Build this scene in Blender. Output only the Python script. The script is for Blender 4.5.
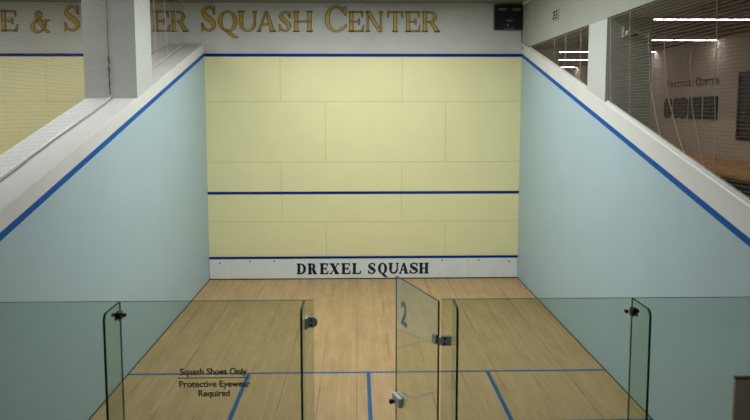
import bpy, math, random
from mathutils import Vector, Matrix
random.seed(7)
S = bpy.context.scene
COL = S.collection
for o in list(bpy.data.objects): bpy.data.objects.remove(o)

# ------------------------------------------------------------------ camera
def set_camera():
    cx, cy, cz = -0.14317, -15.00271, 3.50648
    pit, yaw, rol = -0.1023642, 0.0244641, -0.0008396
    f = Vector((math.sin(yaw)*math.cos(pit), math.cos(yaw)*math.cos(pit), math.sin(pit)))
    r = Vector((math.cos(yaw), -math.sin(yaw), 0)); u = r.cross(f)
    c, s = math.cos(rol), math.sin(rol)
    r2 = c*r+s*u; u2 = -s*r+c*u
    cd = bpy.data.cameras.new('camera'); co = bpy.data.objects.new('camera', cd); COL.objects.link(co)
    cd.sensor_width = 36; cd.lens = 734.058/750*36
    cd.shift_y = -25.138/750
    cd.dof.use_dof = True; cd.dof.focus_distance = 14.5; cd.dof.aperture_fstop = 4.0
    cd.clip_start = 0.05; cd.clip_end = 200
    co.matrix_world = Matrix(((r2.x, u2.x, -f.x, cx), (r2.y, u2.y, -f.y, cy), (r2.z, u2.z, -f.z, cz), (0, 0, 0, 1)))
    S.camera = co
set_camera()

# ------------------------------------------------------------------ light
S.view_settings.view_transform = 'Standard'; S.view_settings.look = 'None'
S.view_settings.gamma = 1; S.view_settings.use_curve_mapping = False
S.view_settings.exposure = 0.0
W = bpy.data.worlds.new('world'); S.world = W; W.use_nodes = True
W.node_tree.nodes['Background'].inputs[0].default_value = (0.75, 0.9, 1, 1)
W.node_tree.nodes['Background'].inputs[1].default_value = 0.05
def area(name, loc, sx, sy, power, col=(.965, 1, .99), spread=math.pi):
    l = bpy.data.lights.new(name, 'AREA'); l.shape = 'RECTANGLE'; l.size = sx; l.size_y = sy
    l.energy = power; l.color = col; l.spread = spread
    o = bpy.data.objects.new(name, l); COL.objects.link(o); o.location = loc
    return o
COURT_P, SIDE_P = 53, 37
for y in (-2.5, -4.5, -6.3):
    for x in (-1.0, 1.0):
        area('court_lamp', (x, y, 5.60), .6, 1.2, COURT_P, spread=math.pi)
for y in (-2.6, -5.2, -7.8):
    for x in (-8.6, -5.4):
        area('next_court_lamp', (x, y, 5.60), .6, 1.2, SIDE_P)

for x in (-2.2, 2.2):  # unseen fill lights, added to brighten camera-facing steel and the board
    area('gallery_fill', (x, -13.2, 5.60), .6, 1.2, 26)

# ------------------------------------------------------------------ materials
def lin(c):
    return tuple(((v/255)/12.92 if v/255 <= .04045 else ((v/255+.055)/1.055)**2.4) for v in c)+(1,)
def mat(name, rgb, rough=.6, metal=0, var=.0, vscale=3, bump=0, bscale=60, spec=.5, emit=0):
    m = bpy.data.materials.new(name); m.use_nodes = True; nt = m.node_tree; n = nt.nodes; b = n['Principled BSDF']
    b.inputs['Roughness'].default_value = rough; b.inputs['Metallic'].default_value = metal
    b.inputs['Specular IOR Level'].default_value = spec
    c = lin(rgb); b.inputs['Base Color'].default_value = c
    tc = n.new('ShaderNodeTexCoord')
    if var:
        nz = n.new('ShaderNodeTexNoise'); nz.inputs['Scale'].default_value = vscale; nz.inputs['Detail'].default_value = 5
        nt.links.new(tc.outputs['Object'], nz.inputs['Vector'])
        r = n.new('ShaderNodeValToRGB')
        r.color_ramp.elements[0].position = .3; r.color_ramp.elements[1].position = .7
        r.color_ramp.elements[0].color = tuple(v*(1-var) for v in c[:3])+(1,)
        r.color_ramp.elements[1].color = tuple(min(1, v*(1+var)) for v in c[:3])+(1,)
        nt.links.new(nz.outputs['Fac'], r.inputs['Fac']); nt.links.new(r.outputs['Color'], b.inputs['Base Color'])
    if bump:
        nz2 = n.new('ShaderNodeTexNoise'); nz2.inputs['Scale'].default_value = bscale; nz2.inputs['Detail'].default_value = 4
        nt.links.new(tc.outputs['Object'], nz2.inputs['Vector'])
        bp = n.new('ShaderNodeBump'); bp.inputs['Strength'].default_value = bump; bp.inputs['Distance'].default_value = .01
        nt.links.new(nz2.outputs['Fac'], bp.inputs['Height']); nt.links.new(bp.outputs['Normal'], b.inputs['Normal'])
    if emit:
        b.inputs['Emission Color'].default_value = c; b.inputs['Emission Strength'].default_value = emit
    return m

M = dict(
    plaster=mat('plaster_grey', (196, 198, 192), .85, var=.06, vscale=1.3, bump=.5, bscale=14),
    side_white=mat('painted_wall_white', (214, 214, 209), .7, var=.03, vscale=2, bump=.15, bscale=25),
    header=mat('header_shade_grey', (160, 164, 152), .8, var=.04, vscale=1.5, bump=.15, bscale=30),  # weak grazing light on the header put into a greyer colour
    pillar=mat('pillar_paint', (190, 193, 188), .75, var=.03, vscale=3, bump=.15, bscale=30),
    yellow=mat('court_panel_yellow', (235, 230, 177), .55, var=.02, vscale=2),
    joint=mat('panel_joint', (166, 162, 116), .8, var=.05),
    blue_wall=mat('court_panel_light_blue', (168, 192, 202), .5, var=.02, vscale=1.2),
    tape=mat('blue_line_paint', (4, 84, 162), .6, spec=.15, var=.08, vscale=6),
    tape_front=mat('blue_front_line_paint', (0, 44, 128), .6, spec=.15, var=.08, vscale=6),
    floor_tape=mat('blue_floor_paint', (18, 86, 140), .5, spec=.2, var=.08, vscale=6),
    tin=mat('tin_white', (226, 232, 230), .5, var=.03, vscale=4),
    navy=mat('navy_lettering', (14, 16, 58), .5, var=.05),
    dark_gap=mat('dark_seam', (45, 40, 32), .9, var=.05),
    gold=mat('gold_letter', (188, 150, 42), .5, var=.1, vscale=8),
    gold_edge=mat('letter_dark_edge', (84, 74, 44), .6, var=.1),
    black=mat('black_plastic', (7, 8, 20), .45, var=.1),
    display=mat('dark_display', (5, 6, 18), .3, var=.05),
    label=mat('dim_yellow_label', (112, 112, 62), .5, var=.1, vscale=30),
    grey_label=mat('dim_grey_label', (120, 122, 124), .5, var=.1, vscale=30),
    ceiling=mat('ceiling_paint', (120, 122, 112), .9, var=.04),
    carpet=mat('dark_carpet', (70, 70, 66), .95, var=.2, vscale=40),
    lobby_wall=mat('lobby_wall_paint', (188, 178, 160), .85, var=.04, vscale=1.5),
    lobby_ceil=mat('lobby_ceiling', (120, 108, 92), .9, var=.04),
    lobby_floor=mat('lobby_carpet', (72, 72, 64), .95, var=.25, vscale=25),
    bench=mat('bench_honey_wood', (212, 156, 84), .45, var=.18, vscale=5),
    bench_side=mat('bench_dark_side', (40, 36, 32), .7, var=.1),
    net=mat('net_twine', (132, 120, 98), .8, var=.08, vscale=20),
    cord=mat('net_cord', (196, 186, 168), .8, var=.08, vscale=20),
    rail=mat('rail_white', (214, 214, 208), .45, var=.03),
    rope=mat('grey_rope', (120, 120, 114), .9, var=.2, vscale=30),
    lace=mat('dark_lacing', (50, 48, 44), .9, var=.3, vscale=40),
    steel=mat('brushed_steel', (186, 184, 176), .4, .15, var=.06, vscale=30),
    dark_steel=mat('dark_steel', (52, 52, 48), .45, .6, var=.1),
    white_plastic=mat('white_plastic', (215, 215, 208), .5, var=.03),
    plaque=mat('dark_plaque', (26, 21, 15), .6, var=.15, vscale=8),
    plaque_line=mat('plaque_slot', (54, 46, 36), .6, var=.1),
    wall_text=mat('dark_brown_lettering', (48, 42, 34), .6, var=.1),
    picture=mat('dark_picture', (44, 42, 40), .5, var=.5, vscale=9),
    cabinet=mat('taupe_laminate', (170, 158, 142), .6, var=.04, vscale=4),
    cabinet_top=mat('dark_edge_band', (96, 86, 76), .6, var=.05),
    decal=mat('glass_decal_dark', (150, 130, 94), .7, var=.05),
    frost=mat('frosted_blue_numeral', (150, 172, 188), .6, var=.05),
    edge=mat('glass_edge_green', (16, 70, 53), .7, spec=.2, var=.1, vscale=5),
    latch=mat('pale_steel', (214, 214, 206), .4, .1, var=.03),
    dark_knob=mat('dark_red_knob', (52, 30, 36), .35, var=.1),
    seal=mat('grey_green_seal', (62, 84, 70), .6, var=.05),
    tube=mat('lamp_housing', (190, 188, 190), .5, var=.03),
    glow=mat('linear_lamp_diffuser', (250, 238, 240), .5, emit=38, var=.0),
)
def glass_material(name, tint, refl):
    m = bpy.data.materials.new(name); m.use_nodes = True; nt = m.node_tree; n = nt.nodes
    n.remove(n['Principled BSDF']); out = n['Material Output']
    t = n.new('ShaderNodeBsdfTransparent'); t.inputs[0].default_value = tint
    g = n.new('ShaderNodeBsdfGlossy'); g.inputs['Roughness'].default_value = .02; g.inputs[0].default_value = (.9, 1, .96, 1)
    fr = n.new('ShaderNodeFresnel'); fr.inputs['IOR'].default_value = 1.45
    mu = n.new('ShaderNodeMath'); mu.operation = 'MULTIPLY'; mu.inputs[1].default_value = refl
    mx = n.new('ShaderNodeMixShader')
    ge = n.new('ShaderNodeNewGeometry'); fb = n.new('ShaderNodeMath'); fb.operation = 'SUBTRACT'; fb.inputs[0].default_value = 1; fb.use_clamp = True
    m3 = n.new('ShaderNodeMath'); m3.operation = 'MULTIPLY'; m3.use_clamp = True
    nt.links.new(ge.outputs['Backfacing'], fb.inputs[1])       # one mirror reflection per pane: the inner faces only let light through
    nt.links.new(fr.outputs[0], mu.inputs[0]); nt.links.new(mu.outputs[0], m3.inputs[0]); nt.links.new(fb.outputs[0], m3.inputs[1]); nt.links.new(m3.outputs[0], mx.inputs[0])
    nt.links.new(t.outputs[0], mx.inputs[1]); nt.links.new(g.outputs[0], mx.inputs[2]); nt.links.new(mx.outputs[0], out.inputs[0])
    return m
M['glass'] = glass_material('court_glass', (.84, .88, .85, 1), 1.3)
M['glass_fin'] = glass_material('fin_glass', (.86, .91, .88, 1), .55)
M['glass_door'] = glass_material('door_glass', (.88, .92, .89, 1), 1.5)

def wood_material():
    m = bpy.data.materials.new('maple_floor'); m.use_nodes = True; nt = m.node_tree; n = nt.nodes; L = nt.links.new
    b = n['Principled BSDF']; b.inputs['Roughness'].default_value = .5; b.inputs['Specular IOR Level'].default_value = .3
    tc = n.new('ShaderNodeTexCoord'); mp = n.new('ShaderNodeMapping'); mp.inputs['Rotation'].default_value = (0, 0, math.pi/2)
    L(tc.outputs['Object'], mp.inputs['Vector'])
    br = n.new('ShaderNodeTexBrick'); br.offset = .37; br.offset_frequency = 3
    br.inputs['Scale'].default_value = 1; br.inputs['Brick Width'].default_value = 1.35; br.inputs['Row Height'].default_value = .0585
    br.inputs['Mortar Size'].default_value = .0012; br.inputs['Mortar Smooth'].default_value = .2
    br.inputs['Color1'].default_value = lin((184, 154, 111)); br.inputs['Color2'].default_value = lin((175, 144, 101))
    br.inputs['Mortar'].default_value = lin((146, 117, 82))
    L(mp.outputs[0], br.inputs['Vector'])
    # long grain streaks and dusty diagonal flecks, floor sheen painted into the tone
    m2 = n.new('ShaderNodeMapping'); m2.inputs['Scale'].default_value = (26, 1.6, 1); L(tc.outputs['Object'], m2.inputs['Vector'])
    nz = n.new('ShaderNodeTexNoise'); nz.inputs['Scale'].default_value = 1.2; nz.inputs['Detail'].default_value = 6; L(m2.outputs[0], nz.inputs['Vector'])
    m3 = n.new('ShaderNodeMapping'); m3.inputs['Rotation'].default_value = (0, 0, .6); m3.inputs['Scale'].default_value = (3.2, .9, 1); L(tc.outputs['Object'], m3.inputs['Vector'])
    nz3 = n.new('ShaderNodeTexNoise'); nz3.inputs['Scale'].default_value = 1.6; nz3.inputs['Detail'].default_value = 8; nz3.inputs['Roughness'].default_value = .65; L(m3.outputs[0], nz3.inputs['Vector'])
    def ramp(src, a, c0, c1, p0=.3, p1=.7):
        r = n.new('ShaderNodeValToRGB'); r.color_ramp.elements[0].position = p0; r.color_ramp.elements[1].position = p1
        r.color_ramp.elements[0].color = (c0, c0, c0, 1); r.color_ramp.elements[1].color = (c1, c1, c1, 1); L(src, r.inputs[0]); return r.outputs[0]
    x1 = n.new('ShaderNodeMix'); x1.data_type = 'RGBA'; x1.blend_type = 'MULTIPLY'; x1.inputs[0].default_value = 1
    L(br.outputs['Color'], x1.inputs[6]); L(ramp(nz.outputs['Fac'], 0, .95, 1.04), x1.inputs[7])
    x2 = n.new('ShaderNodeMix'); x2.data_type = 'RGBA'; x2.blend_type = 'MULTIPLY'; x2.inputs[0].default_value = 1
    L(x1.outputs[2], x2.inputs[6]); L(ramp(nz3.outputs['Fac'], 0, .9, 1.1, .35, .7), x2.inputs[7])
    # dark gap every eight boards
    sx = n.new('ShaderNodeSeparateXYZ'); L(tc.outputs['Object'], sx.inputs[0])
    dv = n.new('ShaderNodeMath'); dv.operation = 'MULTIPLY_ADD'; dv.inputs[1].default_value = 1/.468; dv.inputs[2].default_value = 100.34; L(sx.outputs[0], dv.inputs[0])
    fr = n.new('ShaderNodeMath'); fr.operation = 'FRACT'; L(dv.outputs[0], fr.inputs[0])
    lt = n.new('ShaderNodeMath'); lt.operation = 'LESS_THAN'; lt.inputs[1].default_value = .022; L(fr.outputs[0], lt.inputs[0])
    nz4 = n.new('ShaderNodeTexNoise'); nz4.inputs['Scale'].default_value = .9; L(tc.outputs['Object'], nz4.inputs['Vector'])
    ml = n.new('ShaderNodeMath'); ml.operation = 'MULTIPLY'; L(lt.outputs[0], ml.inputs[0]); L(ramp(nz4.outputs['Fac'], 0, .1, .85, .42, .58), ml.inputs[1])
    x3 = n.new('ShaderNodeMix'); x3.data_type = 'RGBA'; x3.inputs[7].default_value = lin((104, 80, 52))
    L(ml.outputs[0], x3.inputs[0]); L(x2.outputs[2], x3.inputs[6]); L(x3.outputs[2], b.inputs['Base Color'])
    return m
M['wood'] = wood_material()

# ------------------------------------------------------------------ mesh helpers
class MB:
    def __init__(s): s.v = []; s.f = []; s.m = []
    def add(s, vs, fs, mi=0):
        k = len(s.v); s.v += [tuple(v) for v in vs]; s.f += [tuple(k+i for i in f) for f in fs]; s.m += [mi]*len(fs); return s
    def box(s, x0, x1, y0, y1, z0, z1, mi=0):
        v = [(x, y, z) for z in (z0, z1) for y in (y0, y1) for x in (x0, x1)]
        return s.add(v, [(0, 2, 3, 1), (4, 5, 7, 6), (0, 1, 5, 4), (2, 6, 7, 3), (0, 4, 6, 2), (1, 3, 7, 5)], mi)
    def prism(s, pts, fn, a, b, mi=0):
        """polygon pts (2-D) extruded from a to b; fn(u, v, w) -> xyz"""
        n = len(pts)
        v = [fn(p[0], p[1], a) for p in pts]+[fn(p[0], p[1], b) for p in pts]
        fs = [tuple(range(n)), tuple(range(2*n-1, n-1, -1))]+[(i, i+n, (i+1) % n+n, (i+1) % n) for i in range(n)]
        return s.add(v, fs, mi)
    def tube(s, pts, r, n=6, mi=0, cap=True):
        pts = [Vector(p) for p in pts]; rings = []
        for i, p in enumerate(pts):
            d = (pts[min(i+1, len(pts)-1)]-pts[max(i-1, 0)]).normalized()
            a = d.cross(Vector((0, 0, 1)) if abs(d.z) < .9 else Vector((1, 0, 0))).normalized(); b = d.cross(a)
            rr = r[i] if isinstance(r, (list, tuple)) else r
            rings.append([p+rr*(math.cos(2*math.pi*(k+.5)/n)*a+math.sin(2*math.pi*(k+.5)/n)*b) for k in range(n)])
        v = [q for R in rings for q in R]; fs = []
        for i in range(len(pts)-1):
            for k in range(n):
                fs.append((i*n+k, i*n+(k+1) % n, (i+1)*n+(k+1) % n, (i+1)*n+k))
        if cap: fs += [tuple(range(n-1, -1, -1)), tuple((len(pts)-1)*n+k for k in range(n))]
        return s.add(v, fs, mi)
ORG = {}
def link(name, data, parent=None):
    o = bpy.data.objects.new(name, data); COL.objects.link(o)
    if parent: o.parent = parent
    return o
def obj(name, mb, mats, parent=None, bevel=0, smooth=False, origin=None, label=None):
    """mb holds world coordinates; stored relative to the thing's own origin"""
    if parent is not None: org = ORG[parent.name]
    else: org = Vector(origin) if origin is not None else Vector((0, 0, 0))
    me = bpy.data.meshes.new(name)
    me.from_pydata([(v[0]-org.x, v[1]-org.y, v[2]-org.z) for v in mb.v], [], mb.f)
    if not isinstance(mats, (list, tuple)): mats = [mats]
    for m in mats: me.materials.append(M[m])
    for p, mi in zip(me.polygons, mb.m): p.material_index = mi; p.use_smooth = smooth
    me.update()
    import bmesh
    bm = bmesh.new(); bm.from_mesh(me); bmesh.ops.recalc_face_normals(bm, faces=bm.faces[:]); bm.to_mesh(me); bm.free()
    o = link(name, me, parent); ORG[o.name] = org
    if parent is None: o.location = org
    if bevel:
        b = o.modifiers.new('bevel', 'BEVEL'); b.width = bevel; b.segments = 2; b.limit_method = 'ANGLE'
    if label: o['label'] = label
    return o
def empty(name, loc, label, cat, group=None):
    o = link(name, None); o.location = loc; ORG[o.name] = Vector(loc); tag(o, label, cat, group); return o
def tag(o, label, cat, group=None):
    o['label'] = label; o['category'] = cat
    if group: o['group'] = group
    return o
def struct(o): o['kind'] = 'structure'; return o
XY = lambda u, v, w: (u, v, w)
YZ = lambda u, v, w: (w, u, v)      # polygon in (y,z), extruded along x
XZ = lambda u, v, w: (u, w, v)      # polygon in (x,z), extruded along y

# ------------------------------------------------------------------ lettering
def offset_poly(p, o):
    if not o: return p
    n = len(p); A = sum(p[i][0]*p[(i+1) % n][1]-p[(i+1) % n][0]*p[i][1] for i in range(n))
    if A < 0: p = p[::-1]
    out = []
    for i in range(n):
        a, b, c = Vector(p[i-1]), Vector(p[i]), Vector(p[(i+1) % n])
        d1 = (b-a).normalized(); d2 = (c-b).normalized()
        n1 = Vector((d1.y, -d1.x)); n2 = Vector((d2.y, -d2.x))
        k = 1+n1.dot(n2); q = b+(n1+n2)*(o/max(k, .35)); out.append((q.x, q.y))
    return out
def crom(P, sub=6):
    out = []
    for i in range(len(P)-1):
        p0, p1, p2, p3 = P[max(i-1, 0)], P[i], P[i+1], P[min(i+2, len(P)-1)]
        for k in range(sub):
            t = k/sub
            out.append(tuple(.5*((2*p1[j])+(-p0[j]+p2[j])*t+(2*p0[j]-5*p1[j]+4*p2[j]-p3[j])*t*t+(-p0[j]+3*p1[j]-3*p2[j]+p3[j])*t**3) for j in range(3)))
    out.append(tuple(P[-1])); return out
def glyph(ch, w, st, th, sf, sl):
    """serif capital: list of primitives in a box w wide and 1 tall"""
    P = []
    R = lambda x0, y0, x1, y1: P.append(('p', [(x0, y0), (x1, y0), (x1, y1), (x0, y1)]))
    Q = lambda *pts: P.append(('p', list(pts)))
    A = lambda *a: P.append(('a',)+a)
    C = lambda pts: P.append(('c', pts))
    def stem(x, y0=0, y1=1, wd=None, top=True, bot=True):
        wd = wd or st
        R(x, y0, x+wd, y1)
        if bot: R(x-sl, y0, x+wd+sl, y0+sf)
        if top: R(x-sl, y1-sf, x+wd+sl, y1)
    if ch in 'EL':
        stem(sl); R(sl, 0, w*.95, th)
        Q((w*.95-th*1.6, 0), (w*.95, 0), (w, .3), (w-th*.7, .3))
        if ch == 'E':
            R(sl, 1-th, w*.92, 1); Q((w*.92-th*1.6, 1), (w*.92-th*.6, .74), (w*.93, .74), (w*.92, 1))
            R(sl, .5-th/2, w*.68, .5+th/2); R(w*.66, .36, w*.66+th, .64)
    elif ch == 'H':
        stem(sl); stem(w-sl-st); R(sl, .5-th/2, w-sl, .5+th/2)
    elif ch == 'I': stem(w/2-st/2)
    elif ch == 'T':
        stem(w/2-st/2, top=False); R(0, 1-th, w, 1)
        Q((0, 1), (0, .72), (th*.9, .72), (th*1.6, 1)); Q((w, 1), (w-th*1.6, 1), (w-th*.9, .72), (w, .72))
    elif ch == 'N':
        stem(sl, wd=th*1.3); R(w-sl-th*1.3, 0, w-sl, 1); R(w-2*sl-th*1.3, 1-sf, w, 1)
        Q((sl*.3, 1), (sl*.3+st*1.15, 1), (w-sl, 0), (w-sl-st*1.05, 0))
    elif ch == 'U':
        R(sl, .38, sl+st, 1); R(0, 1-sf, sl*2+st, 1)
        t2 = th*1.3; R(w-sl-t2, .38, w-sl, 1); R(w-2*sl-t2, 1-sf, w, 1)
        A(w/2, .4, w/2-sl, .41, (st+t2)/2, th*1.6, 180, 360)
    elif ch == 'A':
        m = w*.5; Q((m-st*.25, 1), (m+st*.42, 1), (w-sl*.8, 0), (w-sl*.8-st*1.15, 0)); Q((m-st*.25, 1), (m+th*.3, .97), (sl*.8+th*1.25, 0), (sl*.8, 0))
        R(w*.25, .32, w*.68, .32+th); R(0, 0, sl*2+th, sf); R(w-2*sl-st, 0, w, sf)
    elif ch in 'PR':
        stem(sl); ry = .27; cx = w*.42
        A(cx, 1-ry, (w*.9 if ch == 'P' else w*.82)-cx, ry, st*.95, th, -90, 90)
        R(sl, 1-th, cx, 1); R(sl, 1-2*ry, cx, 1-2*ry+th)
        if ch == 'R':
            Q((w*.42, .5), (w*.42+st*1.1, .5), (w*.97, 0), (w*.97-st*1.25, 0)); R(w*.92-st, 0, w, sf)
    elif ch == 'D':
        stem(sl); cx = w*.4; A(cx, .5, w-cx, .5, st, th, -90, 90); R(sl, 1-th, cx, 1); R(sl, 0, cx, th)
    elif ch in 'QO':
        A(w*.5, .5, w*.5, .52, st, th, 0, 360)
        if ch == 'Q': C([(w*.42, .06, st*.5), (w*.62, -.1, st*.9), (w*.85, -.26, st*.6), (w*1.04, -.3, st*.2)])
    elif ch == 'C':
        A(w*.53, .5, w*.53, .52, st, th, 40, 320)
        Q((w*.9, .97), (w*.83, .86), (w*.95, .66), (w, .66), (w, .99))
        C([(w*.53+w*.53*.8, .16, th*1.6), (w*.98, .24, th), (w, .3, th)])
    elif ch == 'S':
        k = st/.17
        C([(w*.87, .76, th), (w*.76, .91, th*1.3), (w*.5, .97, th*1.2), (w*.24, .88, .1*k), (w*.18, .72, .15*k), (w*.4, .56, .2*k),
           (w*.72, .4, .19*k), (w*.85, .24, .14*k), (w*.68, .07, .08*k), (w*.42, .03, th*1.1), (w*.18, .12, th*1.3), (w*.08, .27, th)])
        Q((w*.84, .68), (w*.92, .68), (w*.92, 1), (w*.82, .92)); Q((w*.02, 0), (w*.12, .08), (w*.1, .33), (w*.02, .33))
    elif ch == 'X':
        Q((sl, 1), (sl+st*1.2, 1), (w-sl, 0), (w-sl-st*1.2, 0)); Q((w-sl-th, 1), (w-sl, 1), (sl+th, 0), (sl, 0))
        R(0, 0, sl*2+th, sf); R(w-2*sl-st*1.2, 0, w, sf); R(0, 1-sf, sl*2+st*1.2, 1); R(w-2*sl-th, 1-sf, w, 1)
    elif ch == '&':
        C([(w*.98, .03, th*1.2), (w*.8, .08, st*.7), (w*.55, .42, st), (w*.36, .72, st*.8), (w*.34, .9, th*1.3), (w*.46, .98, th), (w*.58, .86, th*1.6),
           (w*.5, .68, th*1.3), (w*.26, .5, th*1.6), (w*.1, .26, st*.9), (w*.22, .06, st*.7), (w*.45, .03, th*1.2), (w*.68, .18, th), (w*.8, .42, th), (w*.86, .54, th)])
        R(w*.66, .54, w, .54+sf)
    return P
def letter_mb(ch, x0, x1, z0, z1, y0, y1, st=.17, th=.05, sf=.04, sl=.06, infl=0.0, plane='xz', mb=None):
    """letter standing on the plane y=y1 (front face y0). z0..z1 cap height."""
    h = z1-z0; w = abs(x1-x0)/h; o = infl/h
    mb = mb or MB()
    sg = 1 if x1 > x0 else -1
    def put(poly):
        pts = [(x0+sg*p[0]*h, z0+p[1]*h) for p in poly]
        mb.prism(pts, XZ if plane == 'xz' else YZ, y0, y1)
    for g in glyph(ch, w, st, th, sf, sl):
        if g[0] == 'p': put(offset_poly(g[1], o))
        elif g[0] == 'a':
            _, cx, cy, rx, ry, wx, wy, a0, a1 = g; n = max(6, int(abs(a1-a0)/12))
            for i in range(n):
                q = []
                t0, t1 = [math.radians(a0+(a1-a0)*(i+k)/n) for k in (0, 1)]
                q = [(cx+(rx+o)*math.cos(t0), cy+(ry+o)*math.sin(t0)), (cx+(rx+o)*math.cos(t1), cy+(ry+o)*math.sin(t1)),
                     (cx+(rx-wx-o)*math.cos(t1), cy+(ry-wy-o)*math.sin(t1)), (cx+(rx-wx-o)*math.cos(t0), cy+(ry-wy-o)*math.sin(t0))]
                put(q)
        else:
            pts = crom(g[1]); L = []; Rr = []
            for i, p in enumerate(pts):
                a, b = pts[max(i-1, 0)], pts[min(i+1, len(pts)-1)]
                d = Vector((b[0]-a[0], b[1]-a[1])).normalized(); nn = Vector((-d.y, d.x)); hw = p[2]/2+o
                L.append((p[0]+nn.x*hw, p[1]+nn.y*hw)); Rr.append((p[0]-nn.x*hw, p[1]-nn.y*hw))
            for i in range(len(pts)-1): put([L[i], L[i+1], Rr[i+1], Rr[i]])
    return mb
def text_mb(body, width, height, bold=.0):
    """built-in sans text as a flat list (x, z) mesh fitted in width x cap height, centred on x, baseline 0"""
    cu = bpy.data.curves.new('t', 'FONT'); cu.body = body; cu.size = 1; cu.offset = bold; cu.extrude = .02
    ob = bpy.data.objects.new('t', cu); COL.objects.link(ob)
    dg = bpy.context.evaluated_depsgraph_get(); me = bpy.data.meshes.new_from_object(ob.evaluated_get(dg))
    bpy.data.objects.remove(ob)
    vs = [v.co.copy() for v in me.vertices]; fs = [tuple(p.vertices) for p in me.polygons]; bpy.data.meshes.remove(me)
    x0 = min(v.x for v in vs); x1 = max(v.x for v in vs); sx = width/(x1-x0); sz = height/.73
    return [((v.x-(x0+x1)/2)*sx, v.y*sz, v.z) for v in vs], fs

# ------------------------------------------------------------------ setting
LZ = lambda y: 4.828+.2509*y          # left ledge height
RZ = lambda y: 4.815+.2420*y          # right ledge height
LINE = lambda y: 4.570+.2503*y        # lower edge of the side out line
YB = -9.75                            # glass back wall
XL, XR = -3.2, 3.2
CEIL = 5.63

fl = struct(obj('floor', MB().box(XL, XR, YB-.06, 0, -.1, 0), 'wood'))
def fline(name, x0, x1, y0, y1): obj(name, MB().box(x0, x1, y0, y1, .0002, .0012), 'floor_tape', fl)
fline('short_line', XL, XR, -5.49, -5.44)
fline('half_court_line', -.025, .025, YB+.02, -5.49)
for s in (-1, 1):
    fline('service_box_line', s*1.6-.025, s*1.6+.025, -7.09, -5.49)
    fline('service_box_line', min(s*1.6+s*.025, s*3.2), max(s*1.6+s*.025, s*3.2), -7.09, -7.04)
struct(obj('floor_gallery', MB().box(-10.5, 6.7, -19, YB-.06, -.1, 0), 'carpet'))
struct(obj('floor_next_court', MB().box(-10.5, XL-.72, YB-.06, 0, -.1, 0), 'wood'))
struct(obj('floor_lobby', MB().box(3.345, 6.55, -19, .01, 2.05, 2.2).box(2.0, 6.55, .3, 9, 2.05, 2.2).box(3.97, 6.55, .01, .3, 2.05, 2.2), 'lobby_floor'))
struct(obj('ceiling', MB().box(-10.6, 3.9, -19, .3, CEIL, CEIL+.1), 'ceiling'))
struct(obj('ceiling_lobby', MB().box(3.9, 6.7, -19, .3, 4.8, 4.9).box(1.9, 6.7, .3, 9, 4.8, 4.9), 'lobby_ceil'))
struct(obj('wall_lobby', MB().box(6.55, 6.7, -19, 9, 2.05, 4.8), 'lobby_wall'))
struct(obj('wall_lobby_end', MB().box(1.9, 6.7, 9, 9.15, 2.05, 4.9), 'lobby_wall'))
struct(obj('wall_lobby_side', MB().box(1.9, 2.0, .3, 9, 2.05, 4.8), 'lobby_wall'))
struct(obj('wall_rear', MB().box(-10.6, 6.7, -19.15, -19, -.1, CEIL+.1), 'plaster'))
struct(obj('wall_far_left', MB().box(-10.65, -10.5, -19, .3, -.1, CEIL+.1), 'side_white'))

# front wall (runs on into the next court) with its panel facings, lines and tin
wf = struct(obj('wall_front', MB().box(-10.5, 3.97, .012, .3, -.1, CEIL+.1), 'plaster'))
def panel_field(x0, x1, voff, name):
    mb = MB(); zs = [.475, 1.207, 2.438, 3.668, 4.6]
    va = [-1.69, .777]; vb = [-.782, 1.667]
    rows = [vb, va, vb, va]
    g = .0024
    mb.box(x0, x1, .006, .0119, zs[0], zs[-1], 1)
    for i in range(4):
        xs = [x0]+sorted(v+voff for v in rows[i] if x0 < v+voff < x1)+[x1]
        if i in (0, 2) and voff: pass
        for a, b in zip(xs[:-1], xs[1:]):
            mb.box(a+(g if a > x0 else 0), b-(g if b < x1 else 0), 0, .006, zs[i]+(g if i else 0), zs[i+1]-(g if i < 3 else 0))
    return obj(name, mb, ['yellow', 'joint'], wf)
panel_field(XL, XR, 0, 'panel_facing')
def panel_next():
    mb = MB(); x0, x1 = -10.5, -3.92; g = .0024; zs = [.475, 1.207, 2.438, 3.668, 4.6]
    mb.box(x0, x1, .006, .0119, zs[0], zs[-1], 1)
    for i in range(4):
        off = -6.368+(1.22 if i % 2 == 0 else 0)
        xs = [x0]+[off+k*2.44 for k in range(-2, 3) if x0 < off+k*2.44 < x1]+[x1]
        for a, b in zip(xs[:-1], xs[1:]): mb.box(a+(g if a > x0 else 0), b-(g if b < x1 else 0), 0, .006, zs[i]+(g if i else 0), zs[i+1]-(g if i < 3 else 0))
    return obj('panel_facing', mb, ['yellow', 'joint'], wf)
panel_next()
obj('out_line', MB().box(XL-.0, XR+.0, -.004, 0, 4.565, 4.625), 'tape_front', wf)
obj('out_line', MB().box(-10.5, -3.92, -.004, 0, 4.565, 4.625), 'tape_front', wf)
obj('service_line', MB().box(XL+.0, XR, -.002, 0, 1.775, 1.832), 'tape_front', wf)

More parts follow.
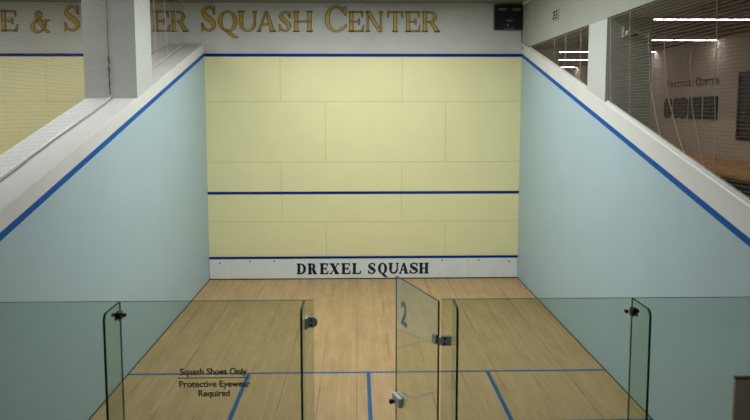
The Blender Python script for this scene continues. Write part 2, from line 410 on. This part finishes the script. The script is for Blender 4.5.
def side_wall(side):
    s = -1 if side == 'left' else 1
    LEDGE = LZ if s < 0 else RZ
    xin = s*3.2; xo = s*(3.92 if s < 0 else 3.34)
    a, b = sorted((xin+s*.006, xo))
    y0, y1 = .012, YB-.06
    mb = MB().prism([(y0, -.1), (y0, LEDGE(0)), (y1, LEDGE(y1)), (y1, -.1)], YZ, a, b)
    w = struct(obj('wall_'+side, mb, 'side_white', bevel=.012))
    a, b = sorted((xin, xin+s*.0055))
    yb = YB-.06
    obj('court_facing', MB().prism([(0, 0), (0, LINE(0)+.02), (yb, LINE(yb)+.02), (yb, 0)], YZ, a, b), 'blue_wall', w)
    a, b = sorted((xin-s*.003, xin+s*.0055))
    obj('out_line', MB().prism([(0, LINE(0)), (0, LINE(0)+.066), (yb, LINE(yb)+.066), (yb, LINE(yb))], YZ, a, b), 'tape', w)
    return w
wl = side_wall('left'); wr = side_wall('right')
# rounded lip along the right ledge
mb = MB()
sec = [(-.006, -.03), (-.006, .012), (.004, .026), (.02, .034), (.045, .03), (.06, .012), (.06, -.03)]
v = []
ys = (-.004, YB-.06)
mb.add([(3.2+p[0], y, RZ(y)+p[1]) for y in ys for p in sec],
       [tuple(range(6, -1, -1)), tuple(range(7, 14))]+[(i, (i+1) % 7, (i+1) % 7+7, i+7) for i in range(7)])
obj('cap_rail', mb, 'rail', wr)
# deep header over the right-hand openings
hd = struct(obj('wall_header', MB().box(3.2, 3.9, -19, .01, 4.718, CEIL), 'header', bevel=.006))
struct(obj('trim_1', MB().box(3.165, 3.198, -19, -.1, 5.575, CEIL-.002), 'rail'))
# dark expansion gap where the floor meets the walls
sk = struct(obj('baseboard_court', MB().box(XL, XR, -.006, -.0008, .0015, .022).box(XL+.0005, XL+.009, YB, -.006, .0015, .012).box(XR-.009, XR-.0005, YB, -.006, .0015, .012), 'dark_gap'))

# ------------------------------------------------------------------ pillars standing on the ledges
def pillar(x0, x1, y0, y1, fn, top, label):
    o = empty('pillar', ((x0+x1)/2, (y0+y1)/2, fn((y0+y1)/2)), label, 'pillar')
    e = .001
    xa = x1 if x1 < 0 else 3.345           # the right pillar runs down to the lobby floor behind the thin court wall
    mb = MB().prism([(y0, fn(y0)+e), (y0, top), (y1, top), (y1, fn(y1)+e)], YZ, x0, xa)
    if x1 > 0: mb.box(xa, x1, y0, y1, 2.201, top)
    obj('shaft', mb, 'pillar', o)
    return o
pl = pillar(-3.92, -3.2, -4.63, -3.85, LZ, CEIL-.001, 'square grey white pillar on the sloping ledge left of the court')
pr = pillar(3.2, 3.815, -5.115, -4.34, RZ, 4.717, 'square white pillar on the sloping ledge right of the court')

# ------------------------------------------------------------------ nets over the ledges
def net(fn, x, y0, y1, ztop, label, group, cords, pitch=.04, rh=.0026, rv=.0017, lift=.03, cord_r=.0038):
    """y0 < y1; twine mesh, cords, rails"""
    o = empty('safety_net', (x, (y0+y1)/2, fn((y0+y1)/2)), label, 'net', group)
    mb = MB(); slope = (fn(1)-fn(0))
    z = fn(y0)+lift
    while z < ztop:
        ye = min(y1, y0+(z-lift-fn(y0))/slope)
        if ye-y0 > .03:
            n = max(2, int((ye-y0)/.5)); ph = random.random()*6
            pts = [(x+.006*math.sin(ph+3*i), y0+(ye-y0)*i/n, z+.004*math.sin(ph+2.1*i)) for i in range(n+1)]
            mb.tube(pts, rh, 4, cap=False)
        z += pitch
    y = y0+.02
    while y < y1:
        zb = fn(y)+lift
        if ztop-zb > .03: mb.tube([(x, y, zb), (x, y, ztop)], rv, 4, cap=False)
        y += pitch
    obj('mesh', mb, 'net', o)
    t = .014
    obj('bottom_rail', MB().add([(x+dx, yy, fn(yy)+dz) for yy in (y0, y1) for dx, dz in ((-t, .001), (t, .001), (t, .024), (-t, .024))],
        [(3, 2, 1, 0), (4, 5, 6, 7), (0, 1, 5, 4), (1, 2, 6, 5), (2, 3, 7, 6), (3, 0, 4, 7)]), 'rail', o)
    obj('top_rail', MB().tube([(x, y0, ztop-.008), (x, y1, ztop-.008)], .006, 8), 'rail' if x < 0 else 'rope', o)
    for cy, bend, zt in cords:
        zb = fn(cy+bend)+.03; n = 14
        pts = [(x-.012, cy+bend*(k/n)**2.2+.012*math.sin(k*1.1), zt+(zb-zt)*k/n) for k in range(n+1)]
        obj('hanging_cord', MB().tube(pts, cord_r, 6), 'cord', o)
    return o
XN = -3.571
n1 = net(LZ, XN, -9.78, -4.64, CEIL-.002, 'fine string net in front of the left pillar, over the next court', None, [], rh=.0009, rv=.0005)
# grey rope lying along the foot of the net, and dark lacing up the pillar
pts = [(XN+.035+.004*math.sin(i*.9)+.012*math.sin(i*.23), -4.66-i*.1, LZ(-4.66-i*.1)+.008) for i in range(51)]
tag(obj('rope', MB().tube(pts, .006, 6), 'rope', origin=pts[25]), 'thin grey rope lying along the left ledge at the foot of the net', 'rope')
pts = [(XN+.004*math.sin(i*2.3), -4.642+.003*math.sin(i*1.7), LZ(-4.64)+.05+i*.05) for i in range(38)]
rr = [.004+.007*random.random() if i < 11 else .0035 for i in range(38)]
obj('lacing', MB().tube(pts, rr, 6), 'lace', n1, label='dark lacing against pillar')
n2 = net(LZ, XN, -3.84, -.01, CEIL-.002, 'string net behind the left pillar, in front of gold letters ER', None,
         [(-2.2, .05, 5.6), (-1.5, .1, 5.6), (-.7, .04, 5.6)], cord_r=.007, rh=.0009, rv=.0005)
XNR = 3.235
n3 = net(lambda y: RZ(y)+.03, XNR, -9.78, -5.13, 4.714, 'large string net right of the right pillar, in front of the lobby plaques', None,
         [(-5.89, -.12, 4.7), (-6.5, -.45, 4.4), (-6.95, -.62, 4.3), (-7.6, -.4, 4.1), (-8.1, -.1, 4.7), (-5.2, -.1, 4.7)], pitch=.036, rh=.0023, rv=.0012)
n4 = net(lambda y: RZ(y)+.03, XNR, -4.33, -.42, 4.714, 'small triangular net left of the right pillar, below the wall vent', None,
         [(-2.4, 0, 4.7), (-3.1, .02, 4.7), (-3.9, .02, 4.7)], pitch=.036, rh=.0023, rv=.0012)

# ------------------------------------------------------------------ gold sign on the front wall
ZS = dict(b0=5.066, bt=5.553, st=5.458)
sq = [('S', -3.244, -2.952, 1), ('Q', -2.900, -2.538, 0), ('U', -2.504, -2.141, 0), ('A', -2.131, -1.770, 0), ('S', -1.698, -1.457, 0), ('H', -1.407, -1.033, 0),
      ('C', -.772, -.355, 1), ('E', -.303, 0, 0), ('N', .046, .381, 0), ('T', .480, .786, 0), ('E', .838, 1.136, 0), ('R', 1.177, 1.528, 0)]
kl = [('E', -7.203, -6.883, 0), ('&', -6.628, -6.249, 0), ('S', -5.959, -5.65, 1), ('P', -5.599, -5.289, 0), ('E', -5.25, -4.954, 0), ('C', -4.914, -4.578, 0),
      ('T', -4.538, -4.261, 0), ('E', -4.202, -3.875, 0), ('R', -3.845, -3.516, 0)]
sg = empty('wall_sign', (-2.8, .012, 5.066), 'gold serif sign letters high on the grey front wall, reading E & S and SQUASH CENTER', 'sign')
for ch, a, b, big in kl+sq:
    zt = ZS['bt'] if big else ZS['st']; zb = ZS['b0']-(.03 if ch in '&' else .0)
    l = obj('letter', letter_mb(ch, a, b, zb, zt, -.004, .0115, st=.16, infl=-.002), 'gold', sg)
    obj('outline', letter_mb(ch, a, b, zb, zt, -.0015, .0115, st=.16, infl=.009), 'gold_edge', l, label='dark outline')

# ------------------------------------------------------------------ tin
tn = empty('tin_board', (0, 0, .01), 'white board along the foot of the front wall, reading DREXEL SQUASH', 'tin')
mb = MB(); tx = [XL+.004, -2.74, -1.5, -.28, .94, 2.16, XR-.004]
for a, b in zip(tx[:-1], tx[1:]): mb.box(a+.0015, b-.0015, -.0255, -.0045, .024, .435)
obj('board', mb, 'tin', tn, bevel=.002)
obj('top_strip', MB().box(XL+.004, XR-.004, -.032, -.0045, .437, .482), 'tape_front', tn, bevel=.004, label='blue strip')
for i, (ch, a, b) in enumerate([('D', -1.396, -1.209), ('R', -1.168, -.982), ('E', -.919, -.745), ('X', -.72, -.517), ('E', -.471, -.289), ('L', -.247, -.069),
         ('S', .077, .235), ('Q', .285, .472), ('U', .505, .712), ('A', .722, .916), ('S', .941, 1.118), ('H', 1.139, 1.335)]):
    obj('letter', letter_mb(ch, a, b, .112, .335, -.0275, -.0256, st=.235, th=.08, sf=.085, sl=.07, infl=.004), 'navy', tn, label='navy letter')
for x, z in ((-2.98, .35), (-2.36, .39), (2.38, .39), (3.02, .36), (-1.86, .39), (1.62, .39)):
    obj('screw', MB().prism([(x+.016*math.cos(k*math.pi/4), z+.016*math.sin(k*math.pi/4)) for k in range(8)], XZ, -.028, -.0256), 'dark_steel', tn)

# ------------------------------------------------------------------ scoreboard
sb = empty('scoreboard', (2.945, 0, 5.1), 'black scoreboard box high in the right corner of the front wall', 'scoreboard')
obj('case', MB().box(2.618, 3.182, -.09, .011, 5.10, 5.59), 'black', sb, bevel=.012)
for a, b, z0, z1, nm in ((2.69, 2.86, 5.475, 5.52, 'score_label'), (2.98, 3.15, 5.475, 5.52, 'score_label'), (2.865, 2.985, 5.262, 5.292, 'game_label')):
    obj(nm, MB().box(a, b, -.0925, -.0905, z0, z1), 'label', sb, label='dim yellow label')
for a, b in ((2.65, 2.895), (2.94, 3.17)):
    obj('display_window', MB().box(a, b, -.0915, -.0905, 5.32, 5.455), 'display', sb)
mb = MB().prism([(2.89+.02*math.cos(k*.5236), 5.185+.026*math.sin(k*.5236)) for k in range(12)], XZ, -.0925, -.0905); obj('emblem', mb, 'grey_label', sb)
obj('base_strip', MB().box(2.81, 3.03, -.0925, -.0905, 5.112, 5.124), 'grey_label', sb)
cp = [(3.19, -.02, 5.12), (3.192, -.015, 5.02), (3.196, -.015, 4.93), (3.19, -.015, 4.86)]
obj('cable', MB().tube([(3.17, -.03, 5.13)]+cp, .006, 6), 'black', sb)

# ------------------------------------------------------------------ vent on header
vt = empty('wall_vent', (3.2, -2.54, 4.98), 'small square grille vent on the white header above the right opening', 'vent')
y0, y1, z0, z1 = -2.72, -2.36, 4.985, 5.175
obj('backing', MB().box(3.194, 3.1995, y0+.02, y1-.02, z0+.01, z1-.01), 'dark_gap', vt)
obj('frame', MB().box(3.182, 3.1995, y0, y1, z0, z0+.022).box(3.182, 3.1995, y0, y1, z1-.022, z1).box(3.182, 3.1995, y0, y0+.035, z0+.022, z1-.022).box(3.182, 3.1995, y1-.035, y1, z0+.022, z1-.022), 'steel', vt)
for k in range(2):
    z = z0+.062+k*.05; obj('slat', MB().box(3.185, 3.194, y0+.035, y1-.035, z, z+.014), 'steel', vt)
obj('mullion', MB().box(3.184, 3.1935, -2.552, -2.528, z0+.022, z1-.022), 'steel', vt)

# ------------------------------------------------------------------ security camera on right pillar
sc = empty('security_camera', (3.47, -5.115, 4.5), 'small white and black security camera on the face of the right pillar', 'camera')
obj('bracket', MB().box(3.405, 3.43, -5.16, -5.116, 4.46, 4.60).box(3.43, 3.52, -5.15, -5.125, 4.50, 4.525), 'white_plastic', sc, bevel=.004, label='white bracket')
obj('body', MB().tube([(3.42, -5.22, 4.515), (3.43, -5.22, 4.515), (3.52, -5.20, 4.50), (3.53, -5.198, 4.498)], [.012, .034, .03, .02], 12).box(3.455, 3.475, -5.215, -5.15, 4.505, 4.52), 'white_plastic', sc, smooth=False)
obj('sunshield', MB().box(3.47, 3.66, -5.25, -5.15, 4.468, 4.484), 'dark_steel', sc, bevel=.004, label='dark shield')
obj('lens', MB().tube([(3.53, -5.195, 4.498), (3.58, -5.19, 4.492), (3.585, -5.19, 4.492)], [.024, .022, .012], 12), 'black', sc)

# ------------------------------------------------------------------ lobby beyond the right wall
def strip(x0, x1, y, label):
    o = empty('ceiling_light', ((x0+x1)/2, y, 4.798), label, 'light', 'linear ceiling lights in the lobby')
    obj('housing', MB().box(x0, x1, y-.03, y+.03, 4.778, 4.798), 'tube', o)
    obj('diffuser', MB().box(x0+.01, x1-.01, y-.010, y+.010, 4.773, 4.7775), 'glow', o)
    return o
for y, lab in ((-4.48, 'nearest bright linear ceiling light of the lobby, highest in view'), (-1.35, 'linear lobby ceiling light ending above the wall lettering'),
               (1.47, 'upper linear light seen through the small opening left of the pillar'), (4.07, 'middle linear light seen through the small opening left of the pillar'),
               (7.4, 'farthest short linear light low in the small opening')):
    strip(3.99 if y < -2 else 4.3 if y < 0 else 2.2, 6.53, y, lab)
wt = empty('wall_lettering', (6.55, -.3, 3.963), 'dark small capital lettering on the lobby wall above the plaques', 'lettering')
xx = .82
for word in ('PRACTICE', 'CENTER'):
    for i, ch in enumerate(word):
        w = (.17 if i == 0 else .13) if ch != 'I' else .07
        h = .155 if i == 0 else .115
        obj('letter', letter_mb(ch, xx, xx-w, 3.965, 3.965+h, 6.543, 6.5495, st=.22, th=.09, plane='yz'), 'wall_text', wt)
        xx -= w+.03
    xx -= .1
pq = [(.871, .522, 1, 'far left rounded dark plaque on the lobby wall, standing apart'), (.411, .157, 1, 'narrow middle rounded dark plaque on the lobby wall'),
      (.137, -.214, 1, 'third rounded dark plaque, beside the wide square one'), (-.309, -.823, 0, 'wide square dark plaque on the lobby wall'),
      (-.928, -1.228, 0, 'square dark plaque second from right on the lobby wall'), (-1.253, -1.472, 0, 'narrow dark plaque at the right end of the lobby row')]
for a, b, rnd, lab in pq:
    o = empty('wall_plaque', (6.55, (a+b)/2, 3.31), lab, 'plaque', 'dark plaques on the lobby wall')
    z0, z1 = 3.31, 3.755; w = (a-b)
    if rnd:
        ry = .1; pts = [((a+b)/2+w/2*math.cos(t), (z1-ry)+ry*math.sin(t)) for t in [math.pi*k/10 for k in range(11)]]+[((a+b)/2+w/2*math.cos(t), (z0+ry)+ry*math.sin(t)) for t in [math.pi+math.pi*k/10 for k in range(11)]]
    else: pts = [(b, z0), (a, z0), (a, z1), (b, z1)]
    obj('panel', MB().prism(pts, YZ, 6.525, 6.549), 'plaque', o)
    mb = MB()
    for k in range(5):
        z = z0+.085+k*.065; mb.box(6.522, 6.5245, b+.03, a-.03, z, z+.012)
    obj('name_rows', mb, 'plaque_line', o)
pc = empty('framed_picture', (6.55, -2.9, 2.97), 'dark framed picture on the lobby wall at the right edge', 'picture')
obj('frame', MB().box(6.505, 6.549, -3.55, -2.24, 2.97, 3.03).box(6.505, 6.549, -3.55, -2.24, 4.09, 4.15).box(6.505, 6.549, -3.55, -3.49, 3.03, 4.09).box(6.505, 6.549, -2.30, -2.24, 3.03, 4.09), 'black', pc)
obj('canvas', MB().box(6.525, 6.54, -3.489, -2.301, 3.031, 4.089), 'picture', pc)
bn = empty('bench', (5.8, -2.6, 2.2), 'long honey coloured wooden bench below the lobby plaques', 'bench')
obj('seat', MB().box(4.95, 6.54, -7.5, .9, 2.56, 2.62), 'bench', bn, bevel=.01)
obj('base_panel', MB().box(5.05, 6.5, -7.4, .85, 2.201, 2.56), 'bench_side', bn)

# ------------------------------------------------------------------ glass back wall
TG = .012; GT = 2.122
def pane(name, x0, x1, parent, z0=.012, z1=GT):
    o = obj(name, MB().box(x0, x1, YB-TG/2, YB+TG/2, z0, z1), 'glass', parent)
    return o
panels = [(-3.19, -1.868, 'clear glass screen left of the leftmost fin against the blue wall', 1),
          (-1.862, -.463, 'clear glass screen left of the door, reading Squash Shoes Only', 2),
          (.472, 1.878, 'clear glass screen between the open door and the rightmost fin', 3),
          (1.884, 3.19, 'clear glass screen at far right against the blue wall', 4)]
def decal_text(body, x0, x1, zb, cap, parent, bold=.006):
    vs, fs = text_mb(body, x1-x0, cap, bold)
    mb = MB()
    for dx, dz in ((-.0015, 0), (.0015, 0), (0, .0012), (0, -.0012)):      # heavier strokes
        mb.add([((x0+x1)/2+v[0]+dx, YB-TG/2-.0012+(-.0008 if v[2] > 0 else .0008), zb+v[1]+dz) for v in vs], fs)
    return obj('lettering', mb, 'decal', parent, label='dark lettering')
for x0, x1, lab, k in panels:
    o = empty('glass_screen', ((x0+x1)/2, YB, 0), lab, 'glass screen')
    pane('pane', x0, x1, o)
    e = MB().box(x0, x1, YB-TG/2, YB+TG/2, GT+.0003, GT+.002)
    obj('top_edge', e, 'edge', o, label='green polished edge')
    obj('floor_channel', MB().box(x0, x1, YB+.0075, YB+.025, .0015, .05), 'steel', o)
    if k == 2:
        decal_text('Squash Shoes Only', -1.444, -.958, 1.572, .05, o)
        decal_text('Protective Eyewear', -1.453, -.935, 1.478, .05, o)
        decal_text('Required', -1.314, -1.086, 1.407, .05, o)
        obj('rule', MB().box(-1.463, -.94, YB-TG/2-.0016, YB-TG/2-.0004, 1.543, 1.550), 'decal', o)
def fin(x, label, clamp, depth=.345):
    o = empty('glass_fin', (x, YB-depth/2, 0), label, 'glass fin')
    y0, y1 = YB-TG/2-.001, YB-depth
    r = .05; pts = [(y0, .002), (y0, GT)]
    pts += [(y1+r-r*math.sin(t), GT-r+r*math.cos(t)) for t in [math.pi/2*k/6 for k in range(7)]]+[(y1, .002)]
    obj('pane', MB().prism(pts, YZ, x-.008, x+.008), 'glass_fin', o)
    # polished edge following the outline
    q = pts[1:]; mb = MB()
    for (a, b) in zip(q[:-1], q[1:]):
        d = Vector((b[0]-a[0], b[1]-a[1])).normalized(); nn = Vector((d.y, -d.x))*-1
        nn = Vector((-d.y, d.x))
        if nn.dot(Vector((y0+(y1-y0)*.5-a[0], 1-a[1]))) > 0: nn = -nn
        mb.prism([(a[0]+nn.x*.0005, a[1]+nn.y*.0005), (b[0]+nn.x*.0005, b[1]+nn.y*.0005), (b[0]+nn.x*.003, b[1]+nn.y*.003), (a[0]+nn.x*.003, a[1]+nn.y*.003)], YZ, x-.008, x+.008)
    obj('polished_edge', mb, 'edge', o, label='dark green polished edge')
    if clamp == 'disc': obj('joint_seal', MB().box(x-.006, x+.006, y0+.0002, y0+.0009, .002, GT), 'seal', o)
    if clamp == 'disc':
        z = 2.028
        for dx in (-.045, .035): obj('bolt', MB().tube([(x+dx, YB-TG/2-.001, z), (x+dx, YB-.028, z)], .014, 12), 'dark_steel', o)
        obj('clamp', MB().box(x-.02, x-.0085, YB-.075, YB-TG/2-.001, z-.03, z+.03).box(x+.0085, x+.02, YB-.075, YB-TG/2-.001, z-.03, z+.03), 'dark_steel', o, bevel=.004)
    elif clamp == 'plate':
        z = 1.965; x1 = x+.1; r = .04
        pts2 = [(x+.0095, z-r), (x1-r, z-r)]+[(x1-r+r*math.sin(t), z-r*math.cos(t)) for t in [math.pi*k/10 for k in range(1, 10)]]+[(x1-r, z+r), (x+.0095, z+r)]
        obj('clamp', MB().prism(pts2, XZ, YB-.03, YB-TG/2-.001).box(x+.0085, x+.03, YB-.075, YB-.031, z-r, z+r), 'steel', o, bevel=.003, label='rounded steel clamp')
        for dz in (-.019, .019): obj('screw', MB().tube([(x+.055, YB-.0302, z+dz), (x+.055, YB-.034, z+dz)], .008, 10), 'dark_steel', o)
    return o
fin(-1.865, 'leftmost upright glass fin, standing against the blue wall', 'disc')
fin(-.534, 'upright glass fin on the left side of the doorway with a rounded clamp', 'plate', .27)
fin(.557, 'upright glass fin just right of the open door hinge', None, .25)
fin(1.881, 'rightmost upright glass fin with a small dark clamp', 'disc')

# open glass door: built along its own axis, hinge at H, free edge towards F
H = Vector((.452, YB, 0)); F = Vector((.19, -8.937, 0)); du = (F-H).normalized(); dn = Vector((-du.y, du.x, 0))   # dn points to -x side
WD = .868
DP = lambda s, t, z: tuple(H+du*s+dn*t+Vector((0, 0, z)))
def dbox(mb, s0, s1, t0, t1, z0, z1):
    v = [DP(s, t, z) for z in (z0, z1) for t in (t0, t1) for s in (s0, s1)]
    return mb.add(v, [(0, 2, 3, 1), (4, 5, 7, 6), (0, 1, 5, 4), (2, 6, 7, 3), (0, 4, 6, 2), (1, 3, 7, 5)])
door = empty('glass_door', tuple(H), 'frameless glass door swung open into the court, marked 2', 'door')
ZT = 2.108
obj('pane', dbox(MB(), .0, WD, -.006, .006, .015, ZT), 'glass_door', door)
mb = MB(); dbox(mb, -.0025, -.0004, -.0065, .0065, .015, ZT); dbox(mb, 0, WD, -.006, .006, ZT+.0004, ZT+.0022); dbox(mb, WD+.0004, WD+.0015, -.006, .006, .015, ZT)
obj('polished_edge', mb, 'edge', door, label='dark polished edge')
def hinge(z):
    mb = MB(); dbox(mb, .015, .085, .0065, .017, z-.036, z+.036); dbox(mb, .015, .085, -.017, -.0065, z-.036, z+.036)
    h = obj('hinge', mb, 'steel', door, bevel=.003, label='steel hinge')
    x0 = .474
    obj('fixed_leaf', MB().box(x0, x0+.073, YB-.018, YB-TG/2-.001, z-.036, z+.036).box(x0, x0+.073, YB+TG/2+.001, YB+.018, z-.036, z+.036), 'steel', h, bevel=.003)
    obj('knuckle', MB().tube([(.461, YB-.012, z-.03), (.461, YB-.012, z+.03)], .009, 10), 'steel', h)
    for dz in (-.02, .02): obj('screw', MB().tube([(x0+.022, YB-.0182, z+dz), (x0+.022, YB-.0215, z+dz)], .009, 10), 'dark_steel', h)
hinge(1.812); hinge(.32)
# latch: square plate with a knob standing out on the left face
lz, ls = 1.062, .775
mb = MB(); dbox(mb, ls-.085, ls+.085, .0065, .042, lz-.042, lz+.042); dbox(mb, ls-.045, ls+.045, -.02, -.0065, lz-.04, lz+.04)
lt = obj('latch', mb, 'latch', door, bevel=.005, label='square pale steel latch block')
obj('knob', MB().tube([DP(ls+.03, .042, lz-.018), DP(ls+.03, .055, lz-.018), DP(ls+.03, .056, lz-.018), DP(ls+.03, .08, lz-.018), DP(ls+.03, .084, lz-.018)], [.013, .013, .022, .023, .016], 12), 'dark_knob', lt, label='dark knob')
vs, fs = text_mb('2', .135, .2, .03)
obj('numeral', MB().add([DP(.675-v[0], .0065+(.0012 if v[2] > 0 else .0004), 1.74+v[1]) for v in vs], fs), 'frost', door, label='frosted blue numeral')

# ------------------------------------------------------------------ plain board at lower right, outside the glass
cb = empty('display_board', (2.76, -10.3, 0), 'plain brown grey board at the lower right corner', 'board')
obj('panel', MB().box(2.38, 3.15, -10.32, -10.29, .12, 1.708), 'cabinet', cb, bevel=.004)
obj('top_edge', MB().box(2.38, 3.15, -10.322, -10.288, 1.709, 1.727), 'cabinet_top', cb, bevel=.003)
for x in (2.5, 3.02): obj('foot', MB().box(x-.03, x+.03, -10.5, -10.11, .0005, .05).box(x-.02, x+.02, -10.318, -10.292, .05, .12), 'cabinet_top', cb)
